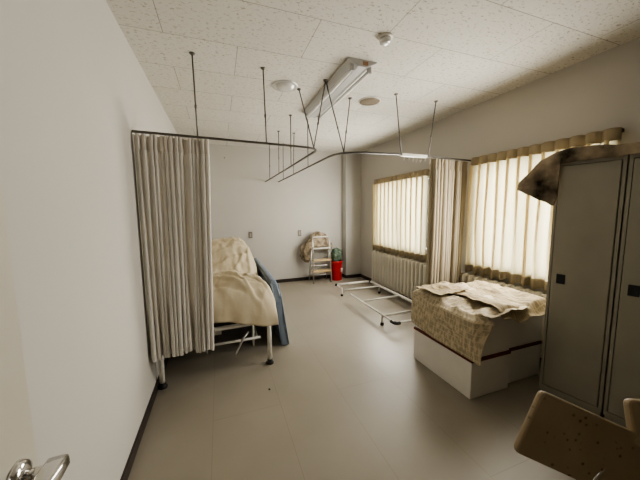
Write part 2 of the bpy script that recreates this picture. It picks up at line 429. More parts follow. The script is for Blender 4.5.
# ------------------------------------------------------------------ hanging curtain rails
RZ = 1.905
def rail_obj(name, pts, label, hangers):
    t = empty(name, (pts[0][0], pts[0][1], RZ), label, 'curtain rail')
    L = lambda p: (p[0] - pts[0][0], p[1] - pts[0][1], p[2] - RZ)
    def rl(bm):
        P = [Vector((p[0] - pts[0][0], p[1] - pts[0][1], 0)) for p in pts]
        w, h = .008, .0075
        rings = []
        for i, p in enumerate(P):
            if i == 0: d = P[1] - p
            elif i == len(P) - 1: d = p - P[i - 1]
            else: d = (P[i + 1] - p).normalized() + (p - P[i - 1]).normalized()
            d.normalize(); s = Vector((d.y, -d.x, 0))
            rings.append([bm.verts.new(p + s * a + Vector((0, 0, b))) for a, b in ((-w, -h), (w, -h), (w, h), (-w, h))])
        for A, B in zip(rings, rings[1:]):
            for k in range(4): bm.faces.new((A[k], A[(k + 1) % 4], B[(k + 1) % 4], B[k]))
        bm.faces.new(rings[0]); bm.faces.new(rings[-1])
    part('track', 'grey_metal', t, rl)
    for (cx, cy, bx_, by_) in hangers:
        def hg(bm):
            a, b = Vector(L((cx, cy, H - .004))), Vector(L((bx_, by_, RZ + .008)))
            tube(bm, [a, b], .0055, 8); m = a.lerp(b, .62)
            tube(bm, [m, a.lerp(b, .66)], .0085, 8)
        h = part('hanger_rod', 'grey_metal', t, hg, smooth=True)
        part('ceiling_flange', 'grey_metal', h, lambda bm: lathe(bm, [(0, -.012), (.012, -.012), (.020, -.004), (.020, 0), (0, 0)], 14, Matrix.Translation(L((cx, cy, H)))))
    return t
def arc(cx, cy, r, a0, a1, n=8):
    return [(cx + r * cos(radians(a0 + (a1 - a0) * k / n)), cy + r * sin(radians(a0 + (a1 - a0) * k / n))) for k in range(n + 1)]
left_pts = [(XL + .002, 2.205), (.0, 2.245), (.62, 2.30)] + [(.74, 2.315), (.80, 2.345), (.832, 2.39), (.845, 2.45)] + [(.842, 3.4), (.825, YB - .003)]
railL = rail_obj('curtain_rail', left_pts, 'bent metal curtain rail hung from the ceiling above the covered bed',
    [(-.13, 2.292, -.12, 2.236), (.38, 2.34, .38, 2.279), (.754, 2.618, .80, 2.345), (.924, 2.371, .80, 2.345),
     (.848, 3.33, .843, 3.33), (.846, 4.03, .838, 4.03), (.84, 4.75, .830, 4.75)])
right_pts = [(XR - .002, 2.395), (2.2, 2.355), (1.6, 2.325)] + [(1.30, 2.36), (1.19, 2.40), (1.11, 2.46), (1.07, 2.54), (1.058, 2.64)] + [(1.058, 3.5), (1.062, YB - .003)]
railR = rail_obj('curtain_rail', right_pts, 'bent metal curtain rail hung from the ceiling reaching the window wall',
    [(.935, 2.39, 1.13, 2.44), (1.299, 2.655, 1.13, 2.44), (1.686, 2.424, 1.69, 2.33), (2.192, 2.44, 2.03, 2.346),
     (1.06, 3.33, 1.058, 3.33), (1.081, 4.06, 1.060, 4.06), (1.07, 4.75, 1.061, 4.75)])
def sleeve(bm): box(bm, (1.70 - XR, 2.318 - 2.395, -.016), (2.0 - XR, 2.352 - 2.395, .011))
part('rail_sleeve', 'white_metal', railR, sleeve, bevel=.003)
for k in range(7):
    x = 1.74 + k * .052 + random.uniform(-.012, .012)
    dz = random.uniform(.035, .075)
    part('runner', 'hook', railR, lambda bm: tube(bm, [(x - XR, -.058, -.012), (x - XR + .004, -.058, -.012 - dz * .6), (x - XR - .006, -.058, -.012 - dz), (x - XR - .012, -.058, -dz * .8)], .0022, 6))

# ------------------------------------------------------------------ curtains
def curtain_grid(bm, p0, p1, z0, z1, n, amp, seed, nv=26, per=18, jitter=.9, top=1.0, wob=.35, zvar=0, u0=0, u1=1, drift=0, taper=.09):
    p0, p1 = Vector((*p0, 0)), Vector((*p1, 0)); d = p1 - p0; ln = d.length; d.normalize(); nn = Vector((-d.y, d.x, 0))
    nu = int(n * per * (u1 - u0)) + 1
    def f(u, v):
        u = u0 + (u1 - u0) * u
        ph = 2 * pi * n * (u + jitter / n * nz(u * n * .55, seed, 0)) + wob * (1 - v) * 2 * nz(u * n * .4, seed + 5, v * 1.4)
        a = amp * (top + (1 - top) * min(1, (1 - v) * 3.0)) * (1 + .45 * nz(u * n * .7, seed + 9, v * .8))
        zz = z0 + (z1 - z0) * v
        off = a * sin(ph) + .25 * a * sin(2 * ph + 1.1 + nz(u * 4, seed)) + drift * (1 - v) * nz(u * 3, seed + 2, v)
        al = -.32 * a * sin(2 * ph)
        zz += (1 - v) ** 8 * zvar * nz(u * n * .3, seed + 3)
        q = p0 + d * (ln * u * (1 - taper * (z0 + (z1 - z0) * v) / -1.6) + al) + nn * off
        return Vector((q.x, q.y, zz))
    grid(bm, nu, nv, f)

def partition_curtain(p0, p1, z0, z1, n, amp, label, mat, seed, slope=0):
    c = Vector(((p0[0] + p1[0]) / 2, (p0[1] + p1[1]) / 2, z1))
    t = empty('partition_curtain', c, label, 'curtain')
    q0, q1 = (p0[0] - c.x, p0[1] - c.y), (p1[0] - c.x, p1[1] - c.y)
    hz = -.105
    part('cloth', mat, t, lambda bm: curtain_grid(bm, q0, q1, z0 - z1, hz, n, amp, seed, nv=40, zvar=.05, drift=.03), smooth=True)
    part('heading', 'mesh_band' if mat == 'partition' else mat, t, lambda bm: curtain_grid(bm, q0, q1, hz, 0, n, amp * .9, seed, nv=6), smooth=True)
    return t
# left curtain, drawn towards the wall
partition_curtain((XL + .012, 2.20), (-.05, 2.237), .315, RZ - .018, 14, .030, 'gathered beige partition curtain hanging at the left wall before the bed', 'partition', 3)
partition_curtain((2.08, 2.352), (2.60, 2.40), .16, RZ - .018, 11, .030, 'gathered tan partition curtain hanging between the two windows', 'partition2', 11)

def window_curtain(ya, yb, zb, zt, label, seed):
    n = 12; X = XR - .058
    t = empty('window_curtain', (X, (ya + yb) / 2, zt), label, 'curtain', None)
    L = yb - ya; hz, fz = zt - .085, zb + .085
    # one pleat period as (across, towards the room): belly, then a triple overlap at the pinch
    CT = [(-.5, 0), (-.40, -.008), (-.28, -.010), (-.12, -.004), (.06, .010), (.13, .022), (.06, .036), (-.10, .040), (-.17, .048), (-.10, .058), (.08, .054), (.20, .018), (.30, -.004), (.40, -.006), (.5, 0)]
    def fold(u, v):
        s = u * n; k = math.floor(s); q = (s - k) * (len(CT) - 1); i = min(len(CT) - 2, int(q)); t = q - i
        g = lambda m: CT[max(0, min(len(CT) - 1, m))]
        a, b, c, d = g(i - 1), g(i), g(i + 1), g(i + 2)
        cr = lambda A, B_, C, D: .5 * (2 * B_ + (C - A) * t + (2 * A - 5 * B_ + 4 * C - D) * t * t + (3 * B_ - A - 3 * C + D) * t ** 3)
        y, x = cr(a[0], b[0], c[0], d[0]), cr(a[1], b[1], c[1], d[1])
        rel = (1 - v) ** 1.6 * min(1, max(.1, .50 + .9 * nz(k * 1.7, seed)))          # folds relax towards the hem
        y0 = (s - k) - .5
        y = y * (1 - rel) + (y0 + .10 * sin(4 * pi * y0)) * rel
        x = x * (1 - rel) + .042 * rel * (.5 + .5 * cos(2 * pi * y0))
        y += .34 * nz(k * .9, seed + 2, v * .9) * (1 - v) ** .8 * cos(pi * y0) + .07 * nz(k * 2.3, seed + 6) * cos(pi * y0)
        x += .010 * nz(s * 1.3, seed, v * 1.5) * (1 - v)
        return x, max(-.5, min(.5, (k + .5 + y) / n - .5)) * L
    def body(bm):
        def f(u, v):
            x, y = fold(min(u, .99999), v)
            return Vector((-x, y, (fz - zt) + (hz - fz) * v))
        grid(bm, n * 28 + 1, 18, f)
    part('cloth', 'window_cloth', t, body, smooth=True)
    def head(bm):
        def f(u, v):
            s = u * n; fr = abs(s - round(s)); puff = (1 - (1 - min(1, fr / .5)) ** 2.6)
            return Vector((.010 - .040 * puff * (1 - .35 * v) , (u - .5) * L, (hz - zt) + (zt - hz) * v - .006 * (1 - puff)))
        grid(bm, n * 16 + 1, 7, f)
    part('heading', 'window_band', t, head, smooth=True, solid=.004)
    def hem(bm):
        def f(u, v):
            x, y = fold(min(u, .99999), 0)
            sc = .012 * sin(2 * pi * u * n + 1.5) * (1 - v) + .014 * nz(u * 9, seed + 8) * (1 - v)
            return Vector((-x - .003, y, (zb - zt) + (fz - zb) * v + sc))
        grid(bm, n * 28 + 1, 5, f)
    part('hem', 'window_band', t, hem, smooth=True, solid=.003)
    part('rail', 'grey_metal', t, lambda bm: box(bm, (.028, -L / 2 + .005, -.03), (.050, L / 2 - .005, -.008)))
    return t
window_curtain(3.03, 4.40, .66, 1.905, 'backlit cream pleated curtain over the far window', 21)
window_curtain(1.15, 2.37, .665, 1.925, 'backlit cream pleated curtain over the near window, partly behind the lockers', 33)

# ------------------------------------------------------------------ radiators
def radiator(ya, yb, label, n):
    t = empty('radiator', (XR - .10, (ya + yb) / 2, 0), label, 'radiator')
    L = yb - ya; p = L / n; D = .062
    me = None
    for k in range(n):
        y = -L / 2 + p * (k + .5)
        if me is None:
            def sec(bm):
                w = p * .29
                prof = []
                # rounded column plan swept from bottom to top, softened at both ends
                zs = [(.085, .55), (.095, .85), (.12, 1), (.58, 1), (.615, .95), (.635, .78), (.645, .45)]
                rings = []
                for z, s in zs:
                    ring = []
                    for i in range(20):
                        a = 2 * pi * i / 20; cx, cy = cos(a), sin(a)
                        ring.append(bm.verts.new((D * s * abs(cx) ** .6 * (1 if cx > 0 else -1), w * (.6 + .4 * s) * abs(cy) ** .8 * (1 if cy > 0 else -1), z)))
                    rings.append(ring)
                for A, B in zip(rings, rings[1:]):
                    for i in range(20): bm.faces.new((A[i], A[(i + 1) % 20], B[(i + 1) % 20], B[i]))
                bm.faces.new(rings[0][::-1]); bm.faces.new(rings[-1])
            s0 = part('section', 'radiator', t, sec, smooth=True); me = s0; s0.location = (0, y, 0)
        else:
            c = me.copy(); COL.objects.link(c); c.parent = t; c.location = (0, y, 0)
    for z in (.13, .615):
        part('header_pipe', 'radiator', t, lambda bm: tube(bm, [(0, -L / 2 + .02, z), (0, L / 2 - .02, z)], .024, 12), smooth=True)
    for s in (-1, 1):
        part('foot', 'radiator', t, lambda bm: box(bm, (-.035, s * (L / 2 - .06) - .02, 0), (.035, s * (L / 2 - .06) + .02, .10)), bevel=.006)
    part('valve', 'alu', t, lambda bm: tube(bm, [(0, L / 2 - .02, .13), (0, L / 2 + .03, .13), (0, L / 2 + .045, .12), (0, L / 2 + .05, .0)], .014, 10), smooth=True)
radiator(2.90, 4.315, 'cream column radiator standing under the far window', 17)
radiator(1.36, 2.45, 'cream column radiator under the near window behind the newspapered boxes', 13)

# ------------------------------------------------------------------ bed, sheet, blue mattress
bed = empty('bed', (-.05, 2.37, 0), 'white tubular metal bed standing along the left wall under a cream sheet', 'bed')
def B(p): return (p[0] + .05, p[1] - 2.37, p[2])
for (x, y) in ((-.478, 2.345), (.372, 2.395), (-.478, 4.27), (.372, 4.27)):
    lg = part('leg', 'white_metal', bed, lambda bm: tube(bm, [B((x, y, .03)), B((x, y, .46))], .0195, 14), smooth=True)
    part('foot_cap', 'black', lg, lambda bm: lathe(bm, [(0, 0), (.032, 0), (.034, .012), (.024, .022), (.023, .042), (0, .042)], 18, Matrix.Translation(B((x, y, 0)))), smooth=True)
def frm(bm):
    for a, b in (((-.478, 2.345), (.372, 2.395)), ((-.478, 4.27), (.372, 4.27)), ((-.478, 2.345), (-.478, 4.27)), ((.372, 2.395), (.372, 4.27))):
        tube(bm, [B((*a, .40)), B((*b, .40))], .018, 10)
part('bed_frame', 'white_metal', bed, frm, smooth=True)
part('bed_base', 'bedmesh', bed, lambda bm: box(bm, B((-.46, 2.42, .385)), B((.355, 4.25, .425))))
def under(bm):
    tube(bm, [B((-.44, 2.72, .10)), B((.33, 2.69, .125))], .013, 8)
    tube(bm, [B((-.44, 3.9, .10)), B((.33, 3.9, .125))], .013, 8)
    for x in (-.40, .30): tube(bm, [B((x, 2.71, .115)), B((x, 3.9, .115))], .012, 8)
    for x in (-.17, .262): tube(bm, [B((x, 2.70, .04)), B((x, 2.70, .39))], .011, 8)
    for x in (-.17, .262): tube(bm, [B((x, 3.88, .04)), B((x, 3.88, .39))], .011, 8)
part('lifting_frame', 'white_metal', bed, under, smooth=True)
part('lift_box', 'white_metal', bed, lambda bm: box(bm, B((-.42, 2.55, .27)), B((-.03, 2.62, .34))), bevel=.005)
part('crank_rod', 'alu', bed, lambda bm: tube(bm, [B((.215, 2.66, .21)), B((.16, 2.62, .17)), B((.10, 2.60, .06)), B((.085, 2.58, .04))], .010, 8), smooth=True)
def bundle(bm):
    for k in range(9):
        y = 2.85 + k * .09
        tube(bm, [B((-.40, y, .15 + .02 * nz(k, 3))), B((-.1, y + .03, .20 + .03 * nz(k, 7))), B((.30, y, .19 + .02 * nz(k, 11)))], .014, 6)
part('spring_links', 'bedmesh', bed, bundle, smooth=True)

# folded bedding under the sheet is only seen as the lumps it makes
def sheet_fn(u, v):
    # denser sampling close to the borders
    def den(t, a=.72): return t + (1 - a) * (sin(2 * pi * t) / (2 * pi)) * -1.0
    x = -.508 + .952 * den(u); y = 2.325 + 2.03 * v ** 1.15
    front = .775 * (1 - sstep(2.75, 3.15, y)) ; 
    T_ = .79 - .09 * sstep(.05, .40, x)
    valley = .675 - .05 * sstep(.1, .4, x)
    back = .985 - .07 * sstep(.2, .42, x) - .03 * sstep(-.1, -.5, x)
    a = sstep(2.78, 3.12, y); b = sstep(3.12, 3.62, y); c = sstep(3.95, 4.35, y)
    top = T_ * (1 - a) + valley * a
    top = top * (1 - b) + back * b
    top -= .12 * c
    Bz = .475 - .10 * sstep(-.1, .42, x) - .04 * sstep(2.6, 3.2, y)
    r = .440 + .025 * sstep(2.9, 2.4, y) - .03 * sstep(2.8, 3.1, y) * sstep(3.5, 3.1, y) - .008 * sstep(3.2, 3.6, y)
    # broad cushions and creases
    top += .028 * nz(x * 3.2 + 2, y * 2.6, 1)
    for (x0, y0, dx, dy, ln, w, h) in CREASES:
        px, py = x - x0, y - y0; s = px * dx + py * dy; q = -px * dy + py * dx + .02 * nz(s * 6, x0, y0)
        if -.05 < s < ln + .05:
            e = sstep(-.05, .08, s) * sstep(ln + .05, ln - .1, s)
            top += h * e * math.exp(-(q / w) ** 2)
    top += .022 * (.6 - abs(nz(x * 6 + y * 2, y * 4.5, 4)) * 2.2) + .012 * (.5 - abs(nz(x * 13, y * 9 - x * 4, 2)) * 2) + .004 * nz(x * 26, y * 22, 2)
    sF = sell((y - 2.33) / .30, 1.9); sB = sell((4.355 - y) / .18, 2.2); sR = sell((r - x) / (.16 + .06 * sstep(3.1, 3.6, y)), 2.6)
    S = min(sF * sR * sB, 1)
    z = Bz + (top - Bz) * S
    if S < .9:   # hanging folds
        k = (1 - S)
        z += .0
        ang = nz(x * 11, 3.3, y * 9)
        x += .018 * k * ang; y -= .022 * k * nz(x * 9, 6.1, z * 2) * (1 - sF)
    return Vector((min(x, .47), y, z))
CREASES = [(-.05, 2.62, .8, -.55, .5, .018, .03), (.02, 2.72, .62, -.78, .42, .016, .032), (.18, 2.70, .75, -.66, .35, .015, .03), (-.1, 2.50, .95, -.2, .4, .02, -.02), (.05, 2.48, .98, .15, .35, .018, .02),
           (-.4, 2.9, .97, .2, .7, .03, .03), (.05, 3.0, .9, .4, .35, .02, .022),
           (-.05, 3.28, .93, .36, .4, .022, .024), (.12, 3.22, .62, .78, .32, .018, .02), (-.12, 3.40, .97, .22, .5, .022, .026), (.10, 3.5, .9, .42, .35, .018, .02), (.30, 3.25, .1, .99, .45, .018, .018),
           (-.1, 3.75, .93, .35, .45, .025, .03), (0, 3.6, .98, .18, .4, .02, -.022)]
bm = NB(); grid(bm, 120, 170, sheet_fn)
sheet = finish('bed_sheet', bm, 'sheet', None, smooth=True, solid=.006)
tag(sheet, 'rumpled cream sheet draped over the bedding heaped on the bed', 'sheet')

mt = empty('mattress', (.575, 2.665, 0), 'blue striped mattress leaning on edge against the side of the bed', 'mattress')
def matt(bm):
    ny, nzz = 20, 14
    def f(u, v, side):
        z = .675 * v; x = -.088 * v + (.036 if side else -.034) + .004 * nz(u * 6, v * 5, side)
        if v > .93: x += (-.012 if side else .012)
        y = 1.60 * u + .11 * sstep(.62, 1, v) ** 1.6 * (1 - u) ** 6
        return Vector((x, y, z - .01 * sstep(.6, 1, u) * v + .004 * nz(u * 9, 2)))
    G = [[[bm.verts.new(f(i / (ny - 1), j / (nzz - 1), s)) for j in range(nzz)] for i in range(ny)] for s in (0, 1)]
    for s in (0, 1):
        for i in range(ny - 1):
            for j in range(nzz - 1): bm.faces.new((G[s][i][j], G[s][i + 1][j], G[s][i + 1][j + 1], G[s][i][j + 1]))
    for i in range(ny - 1):
        for j in (0, nzz - 1): bm.faces.new((G[0][i][j], G[0][i + 1][j], G[1][i + 1][j], G[1][i][j]))
    for j in range(nzz - 1):
        for i in (0, ny - 1): bm.faces.new((G[0][i][j], G[0][i][j + 1], G[1][i][j + 1], G[1][i][j]))
part('ticking', 'blue', mt, matt, bevel=.012)
def pipe_(bm):
    for s in (-.036, .036):
        tube(bm, [(s, -.002, .012), (s - .043, -.002, .34), (s - .066, .012, .53), (s - .080, .075, .64)], .006, 8)
part('piping', 'blue', mt, pipe_, smooth=True)

# ------------------------------------------------------------------ back wall bits
for x, lab in ((.520, 'small wall outlet plate just right of the bed'), (1.446, 'small wall outlet plate above the crumpled cloth by the stepladder')):
    o = empty('wall_outlet', (x, YB, .94), lab, 'outlet')
    part('plate', 'plate', o, lambda bm: box(bm, (-.034, -.008, -.058), (.034, 0, .058)), bevel=.003)
    part('socket', 'socket', o, lambda bm: box(bm, (-.016, -.011, -.036), (.016, -.007, .036)), bevel=.002)
o = part('wall_hook', 'grey_metal', None, lambda bm: tube(bm, [(.131, YB, 2.285), (.131, YB - .03, 2.283), (.131, YB - .034, 2.30)], .006, 8))
tag(o, 'tiny dark hook high on the back wall above the bed', 'hook')
o = part('debris_chip', 'dust', None, lambda bm: lathe(bm, [(0, 0), (.008, 0), (.010, .003), (.005, .007), (0, .007)], 7, Matrix.Translation((.303, 2.021, 0)) @ Matrix.Diagonal((.8, 1.2, 1, 1))))
tag(o, 'tiny dark chip lying on the open floor', 'debris')

# ------------------------------------------------------------------ step ladder, rag, bin
lad = empty('step_ladder', (1.79, 4.93, 0), 'small aluminium stepladder with pale wooden treads by the back wall', 'stepladder')
def Lp(x, y, z): return (x - 1.79, y - 4.93, z)
for x in (1.612, 1.972):
    part('front_post', 'alu', lad, lambda bm: tube(bm, [Lp(x, 4.83, 0), Lp(x + (.01 if x < 1.8 else -.01), 4.885, .70), Lp(x + (.01 if x < 1.8 else -.01), 4.90, .86)], .0125, 8), smooth=True)
    part('rear_leg', 'alu', lad, lambda bm: tube(bm, [Lp(x, 5.11, 0), Lp(x, 4.93, .64)], .011, 8), smooth=True)
for z in (.225, .440):
    part('tread', 'wood', lad, lambda bm: box(bm, Lp(1.62, 4.83, z - .02), Lp(1.966, 5.0 - .12 * z, z + .008)), bevel=.004)
part('top_step', 'alu', lad, lambda bm: box(bm, Lp(1.612, 4.865, .645), Lp(1.972, 4.965, .668)), bevel=.004)
part('rear_brace', 'alu', lad, lambda bm: tube(bm, [Lp(1.612, 5.08, .1), Lp(1.972, 5.08, .1)], .009, 8))
part('rear_brace', 'alu', lad, lambda bm: tube(bm, [Lp(1.612, 5.03, .3), Lp(1.972, 5.03, .3)], .009, 8))
part('hand_rail', 'alu', lad, lambda bm: tube(bm, [Lp(1.622, 4.90, .86), Lp(1.632, 4.903, .875), Lp(1.952, 4.903, .875), Lp(1.962, 4.90, .86)], .010, 8), smooth=True)
def rag_fn(u, v):
    a = 2 * pi * u; e = pi * (v - .5) * .999
    ca, sa = cos(a), sin(a)
    r = 1 + .20 * nz(ca * 2.2, sa * 2.2, v * 4) + .16 * (.45 - abs(nz(ca * 3.5 + 3, sa * 3.5, v * 6))) + .07 * nz(ca * 9, sa * 9, v * 14)
    x = .30 * ca * cos(e) * r; y = .088 * sa * cos(e) * r; z = .24 * sin(e) * r
    if z < 0: z *= 1 - .75 * sstep(-.16, -.02, x)          # the heap rests on the steps, but hangs down at the left
    z -= .12 * sstep(-.02, -.24, x) + .10 * sstep(.18, .30, x)
    return Vector((1.745 + x, 5.035 + y * .95, .70 + z))
bm = NB(); grid(bm, 90, 60, rag_fn); bmesh.ops.remove_doubles(bm, verts=bm.verts[:], dist=1e-4)
tag(finish('crumpled_cloth', bm, 'rag', None, smooth=True), 'crumpled khaki cloth heaped over the back of the stepladder', 'cloth')
def bin_(bm):
    lathe(bm, [(0, 0), (.098, 0), (.102, .01), (.110, .35), (.116, .355), (.116, .385), (.108, .385), (.100, .10), (0, .10)], 28, Matrix.Diagonal((1, .8, 1, 1)))
b_ = empty('waste_bin', (2.135, 4.945, 0), 'red plastic bin standing between stepladder and corner pillar', 'bin')
part('body', 'red', b_, bin_, smooth=True)
part('sticker', 'mark', b_, lambda bm: box(bm, (.055, -.088, .17), (.082, -.074, .25)), bevel=.002)['label'] = 'pale worn sticker'
def bag_fn(u, v):
    a = 2 * pi * u; s = [.0, .95, 1.06, 1.08, 1.04, .95, .0]
    t = v * 6; i = min(5, int(t)); w = s[i] + (s[i + 1] - s[i]) * (t - i)
    r = w * (1 + .16 * nz(cos(a) * 2, sin(a) * 2, v * 5))
    return Vector((2.135 + .104 * r * cos(a), 4.945 + .084 * r * sin(a), (.33 + .30 * (v ** .8)) + (.045 * nz(cos(a) * 2, sin(a) * 2, 9) if v > .5 else 0) + .03 * nz(cos(a) * 3, sin(a) * 3, v * 3)))
bm = NB(); grid(bm, 48, 24, bag_fn); bmesh.ops.remove_doubles(bm, verts=bm.verts[:], dist=1e-4)
tag(finish('bag', bm, 'green', None, smooth=True), 'dull green bag stuffed into the red bin', 'bag')

# ------------------------------------------------------------------ low bed frame on the floor
ff = empty('low_bed_frame', (1.785, 2.75, 0), 'low white tubular bed frame lying on the floor before the far radiator', 'bed frame')
def F(p): return (p[0] - 1.785, p[1] - 2.75, p[2])
def rod(name, pts, r, mat='white_metal', par=None): return part(name, mat, par or ff, lambda bm: tube(bm, [F(p) for p in pts], r, 10), smooth=True)
rod('side_rail', [(1.785, 3.62, .125), (1.775, 2.515, .125)], .013)
rod('side_rail', [(2.435, 4.16, .125), (2.40, 2.48, .125)], .020)
bar = rod('end_bar', [(1.80, 4.17, .130), (2.44, 4.16, .130)], .017)
rod('end_cap', [(1.775, 4.171, .130), (1.805, 4.17, .130)], .022, 'black', bar)
rod('end_cap', [(2.40, 4.161, .130), (2.445, 4.16, .130)], .022, 'black', bar)
bar = rod('end_bar', [(1.775, 2.515, .115), (2.40, 2.48, .115)], .013)
rod('end_cap', [(1.768, 2.56, .12), (1.775, 2.51, .118), (1.80, 2.492, .116), (1.84, 2.492, .115)], .019, 'black', bar)
rod('cross_bar', [(1.80, 3.87, .125), (2.43, 3.84, .125)], .011)
rod('cross_bar', [(1.786, 3.27, .125), (2.41, 3.30, .125)], .013)
rod('cross_bar', [(1.78, 2.72, .125), (2.40, 2.73, .125)], .015)
for (x, y) in ((1.795, 3.955), (1.772, 2.748), (2.428, 3.86), (2.405, 2.75)):
    lg = rod('leg', [(x, y, .02), (x, y, .125)], .013)
    part('foot_cap', 'black', lg, lambda bm: lathe(bm, [(0, 0), (.020, 0), (.021, .02), (.016, .034), (0, .034)], 14, Matrix.Translation(F((x, y, 0)))), smooth=True)
rod('stub_rail', [(1.795, 3.955, .125), (1.80, 4.165, .128)], .010)

# ------------------------------------------------------------------ boxes with newspapers
def carton(name, x0, y0, x1, y1, z0, z1, label, rim=True):
    t = empty(name, ((x0 + x1) / 2, (y0 + y1) / 2, z0), label, 'box', 'white boxes stacked by the near radiator')
    hx, hy, h = (x1 - x0) / 2, (y1 - y0) / 2, z1 - z0
    hb = h - (.022 if rim else .002)
    part('body', 'whitebox', t, lambda bm: box(bm, (-hx, -hy, 0), (hx, hy, hb)), bevel=.006)
    part('lid', 'redrim' if rim else 'whitebox', t, lambda bm: box(bm, (-hx - .004, -hy - .004, hb), (hx + .004, hy + .004, h)), bevel=.003)['label'] = 'dark red rim lid' if rim else 'plain flat lid'
    return t
carton('storage_box', 1.640, 1.388, 2.026, 2.010, 0, .300, 'long white lower box with dark red rim, nearest the low bed frame')
carton('storage_box', 2.058, 1.425, 2.44, 2.010, 0, .288, 'white lower box with dark red rim, next to the lockers')
carton('storage_box', 1.648, 1.396, 2.026, 2.000, .300, .585, 'upper box wrapped by a newspaper down its left side', False)
carton('storage_box', 2.056, 1.430, 2.44, 2.000, .288, .585, 'upper box next to the lockers, newspaper lying on its top', False)

def newspaper(fn, label, nu=60, nv=60, size=(.8, .55), shift=(0, 0), rot=False, mat='news'):
    bm = NB()
    uv = (lambda u, v: (shift[0] + v * size[1], shift[1] + u * size[0])) if rot else (lambda u, v: (shift[0] + u * size[0], shift[1] + v * size[1]))
    grid(bm, nu, nv, fn, uv)
    o = finish('newspaper', bm, mat, None, smooth=True, solid=.0015)
    return tag(o, label, 'newspaper', 'old newspapers on the boxes')
def crump(x, y, s, a): return a * (1.2 - 2.4 * abs(nz(x * 5 + s, y * 5, s))) + a * .55 * (1 - 2 * abs(nz(x * 11, y * 11 + s, s + 4)))
# the sheet that hangs down the left face
def np1(u, v):
    L1, L2 = .52, .285
    s = u * (L1 + L2)
    y = 1.300 + .725 * v
    y += .02 * nz(u * 3, v * 2, 7)
    top = .592 + .035 * sstep(1.75, 2.0, y) + .012
    if s < L1:
        x = 1.632 + (L1 - s); near = sstep(L1 - .06, L1, s)
        z = top + max(0, crump(x, y, 2, .022)) * (1 - near) + .012 * sin(y * 17 + x * 9) * (1 - near) * .6 - .012 * near
        z = max(z, .5885)
        return Vector((x + .10 * sstep(1.40, 1.30, y) * near, y + .05 * (1 - near) * (1 - v), z))
    d = s - L1
    x = 1.632 - .010 - .012 * nz(y * 6, d * 5, 3) - .018 * sstep(0, L2, d) * (.6 + nz(y * 3, 1)) * .8
    z = top - .012 - d * (.98 + .05 * nz(y * 2, 9)) + .02 * sstep(1.6, 2.0, y) * 0
    x = min(x, 1.628) + .10 * sstep(1.385, 1.30, y) * (1 - d / L2) ** 1.3
    return Vector((x, y, max(z, .305 - .03 * (1 - v))))
newspaper(np1, 'yellowed newspaper sheet folded over and hanging down the left side of the boxes', 80, 60, (.805, .64), (.1, .2), True, 'news_lit')
# the sheet covering the middle and right
def np2(u, v):
    x = 1.86 + .575 * u; y = 1.335 + .67 * v - .03 * u * (1 - v) + .012 * nz(u * 4, v * 3, 2)
    z = .625 + max(-.012, crump(x, y, 8, .020)) + .012 * sin(x * 14)
    hang = sstep(1.40, 1.33, y)
    z -= hang * (.055 + .05 * math.exp(-((x - 2.02) / .08) ** 2))
    return Vector((x, y - .0, max(z, .604) if y > 1.395 else z))
newspaper(np2, 'yellowed newspaper sheet crumpled over the box tops, its front edge overhanging', 70, 70, (.6, .67), (.5, .9))
# the one folded at the far left corner
def np3(u, v):
    a = radians(16); lx, ly = .42 * u, .30 * v
    x = 1.645 + lx * cos(a) - ly * sin(a) * .2; y = 1.725 + lx * sin(a) * .55 + ly * .92
    z = .652 + max(-.008, crump(x, y, 15, .016)) + .01 * sstep(0.3, 0, u)
    return Vector((x, y, z))
newspaper(np3, 'folded newspaper lying at the far end of the box tops by the radiator', 50, 40, (.42, .3), (1.3, .1))

# ------------------------------------------------------------------ lockers
LA = Vector((2.192, 1.272, 0)); LD = Vector((.209, -.978, 0)).normalized(); LW, LDp, LH = .333, .335, 1.685
LANG = math.atan2(LD.y, LD.x)
def locker(i, label):
    p = LA + LD * (LW + .008) * i
    t = empty('locker', p, label, 'locker', 'grey lockers by the near window', LANG)
    # local x runs along the front, local y runs back into the locker
    def body(bm):
        box(bm, (0, 0, .05), (.016, LDp, LH)); box(bm, (LW - .016, 0, .05), (LW, LDp, LH))
        box(bm, (.016, 0, LH - .03), (LW - .016, LDp, LH)); box(bm, (.016, 0, .05), (LW - .016, LDp, .075)); box(bm, (.016, LDp - .01, .075), (LW - .016, LDp, LH - .03))
    part('body', 'locker', t, body)
    part('plinth', 'locker', t, lambda bm: box(bm, (.006, .012, 0), (LW - .006, LDp, .05)))
    d = part('door', 'locker', t, lambda bm: box(bm, (.020, -.004, .080), (LW - .020, .014, LH - .034)), bevel=.004)
    h = part('handle', 'navy', d, lambda bm: box(bm, (.050, -.010, .848), (.098, -.004, .915)), bevel=.004)
    part('pull_slot', 'gap', h, lambda bm: box(bm, (.058, -.0112, .856), (.072, -.0095, .907)))
    part('name_holder', 'locker', d, lambda bm: box(bm, (.050, -.007, .930), (.095, -.004, .946)))
    return t
locker(0, 'grey steel locker with dark pull, the one nearer the window')
locker(1, 'grey steel locker at the right edge, half out of view')

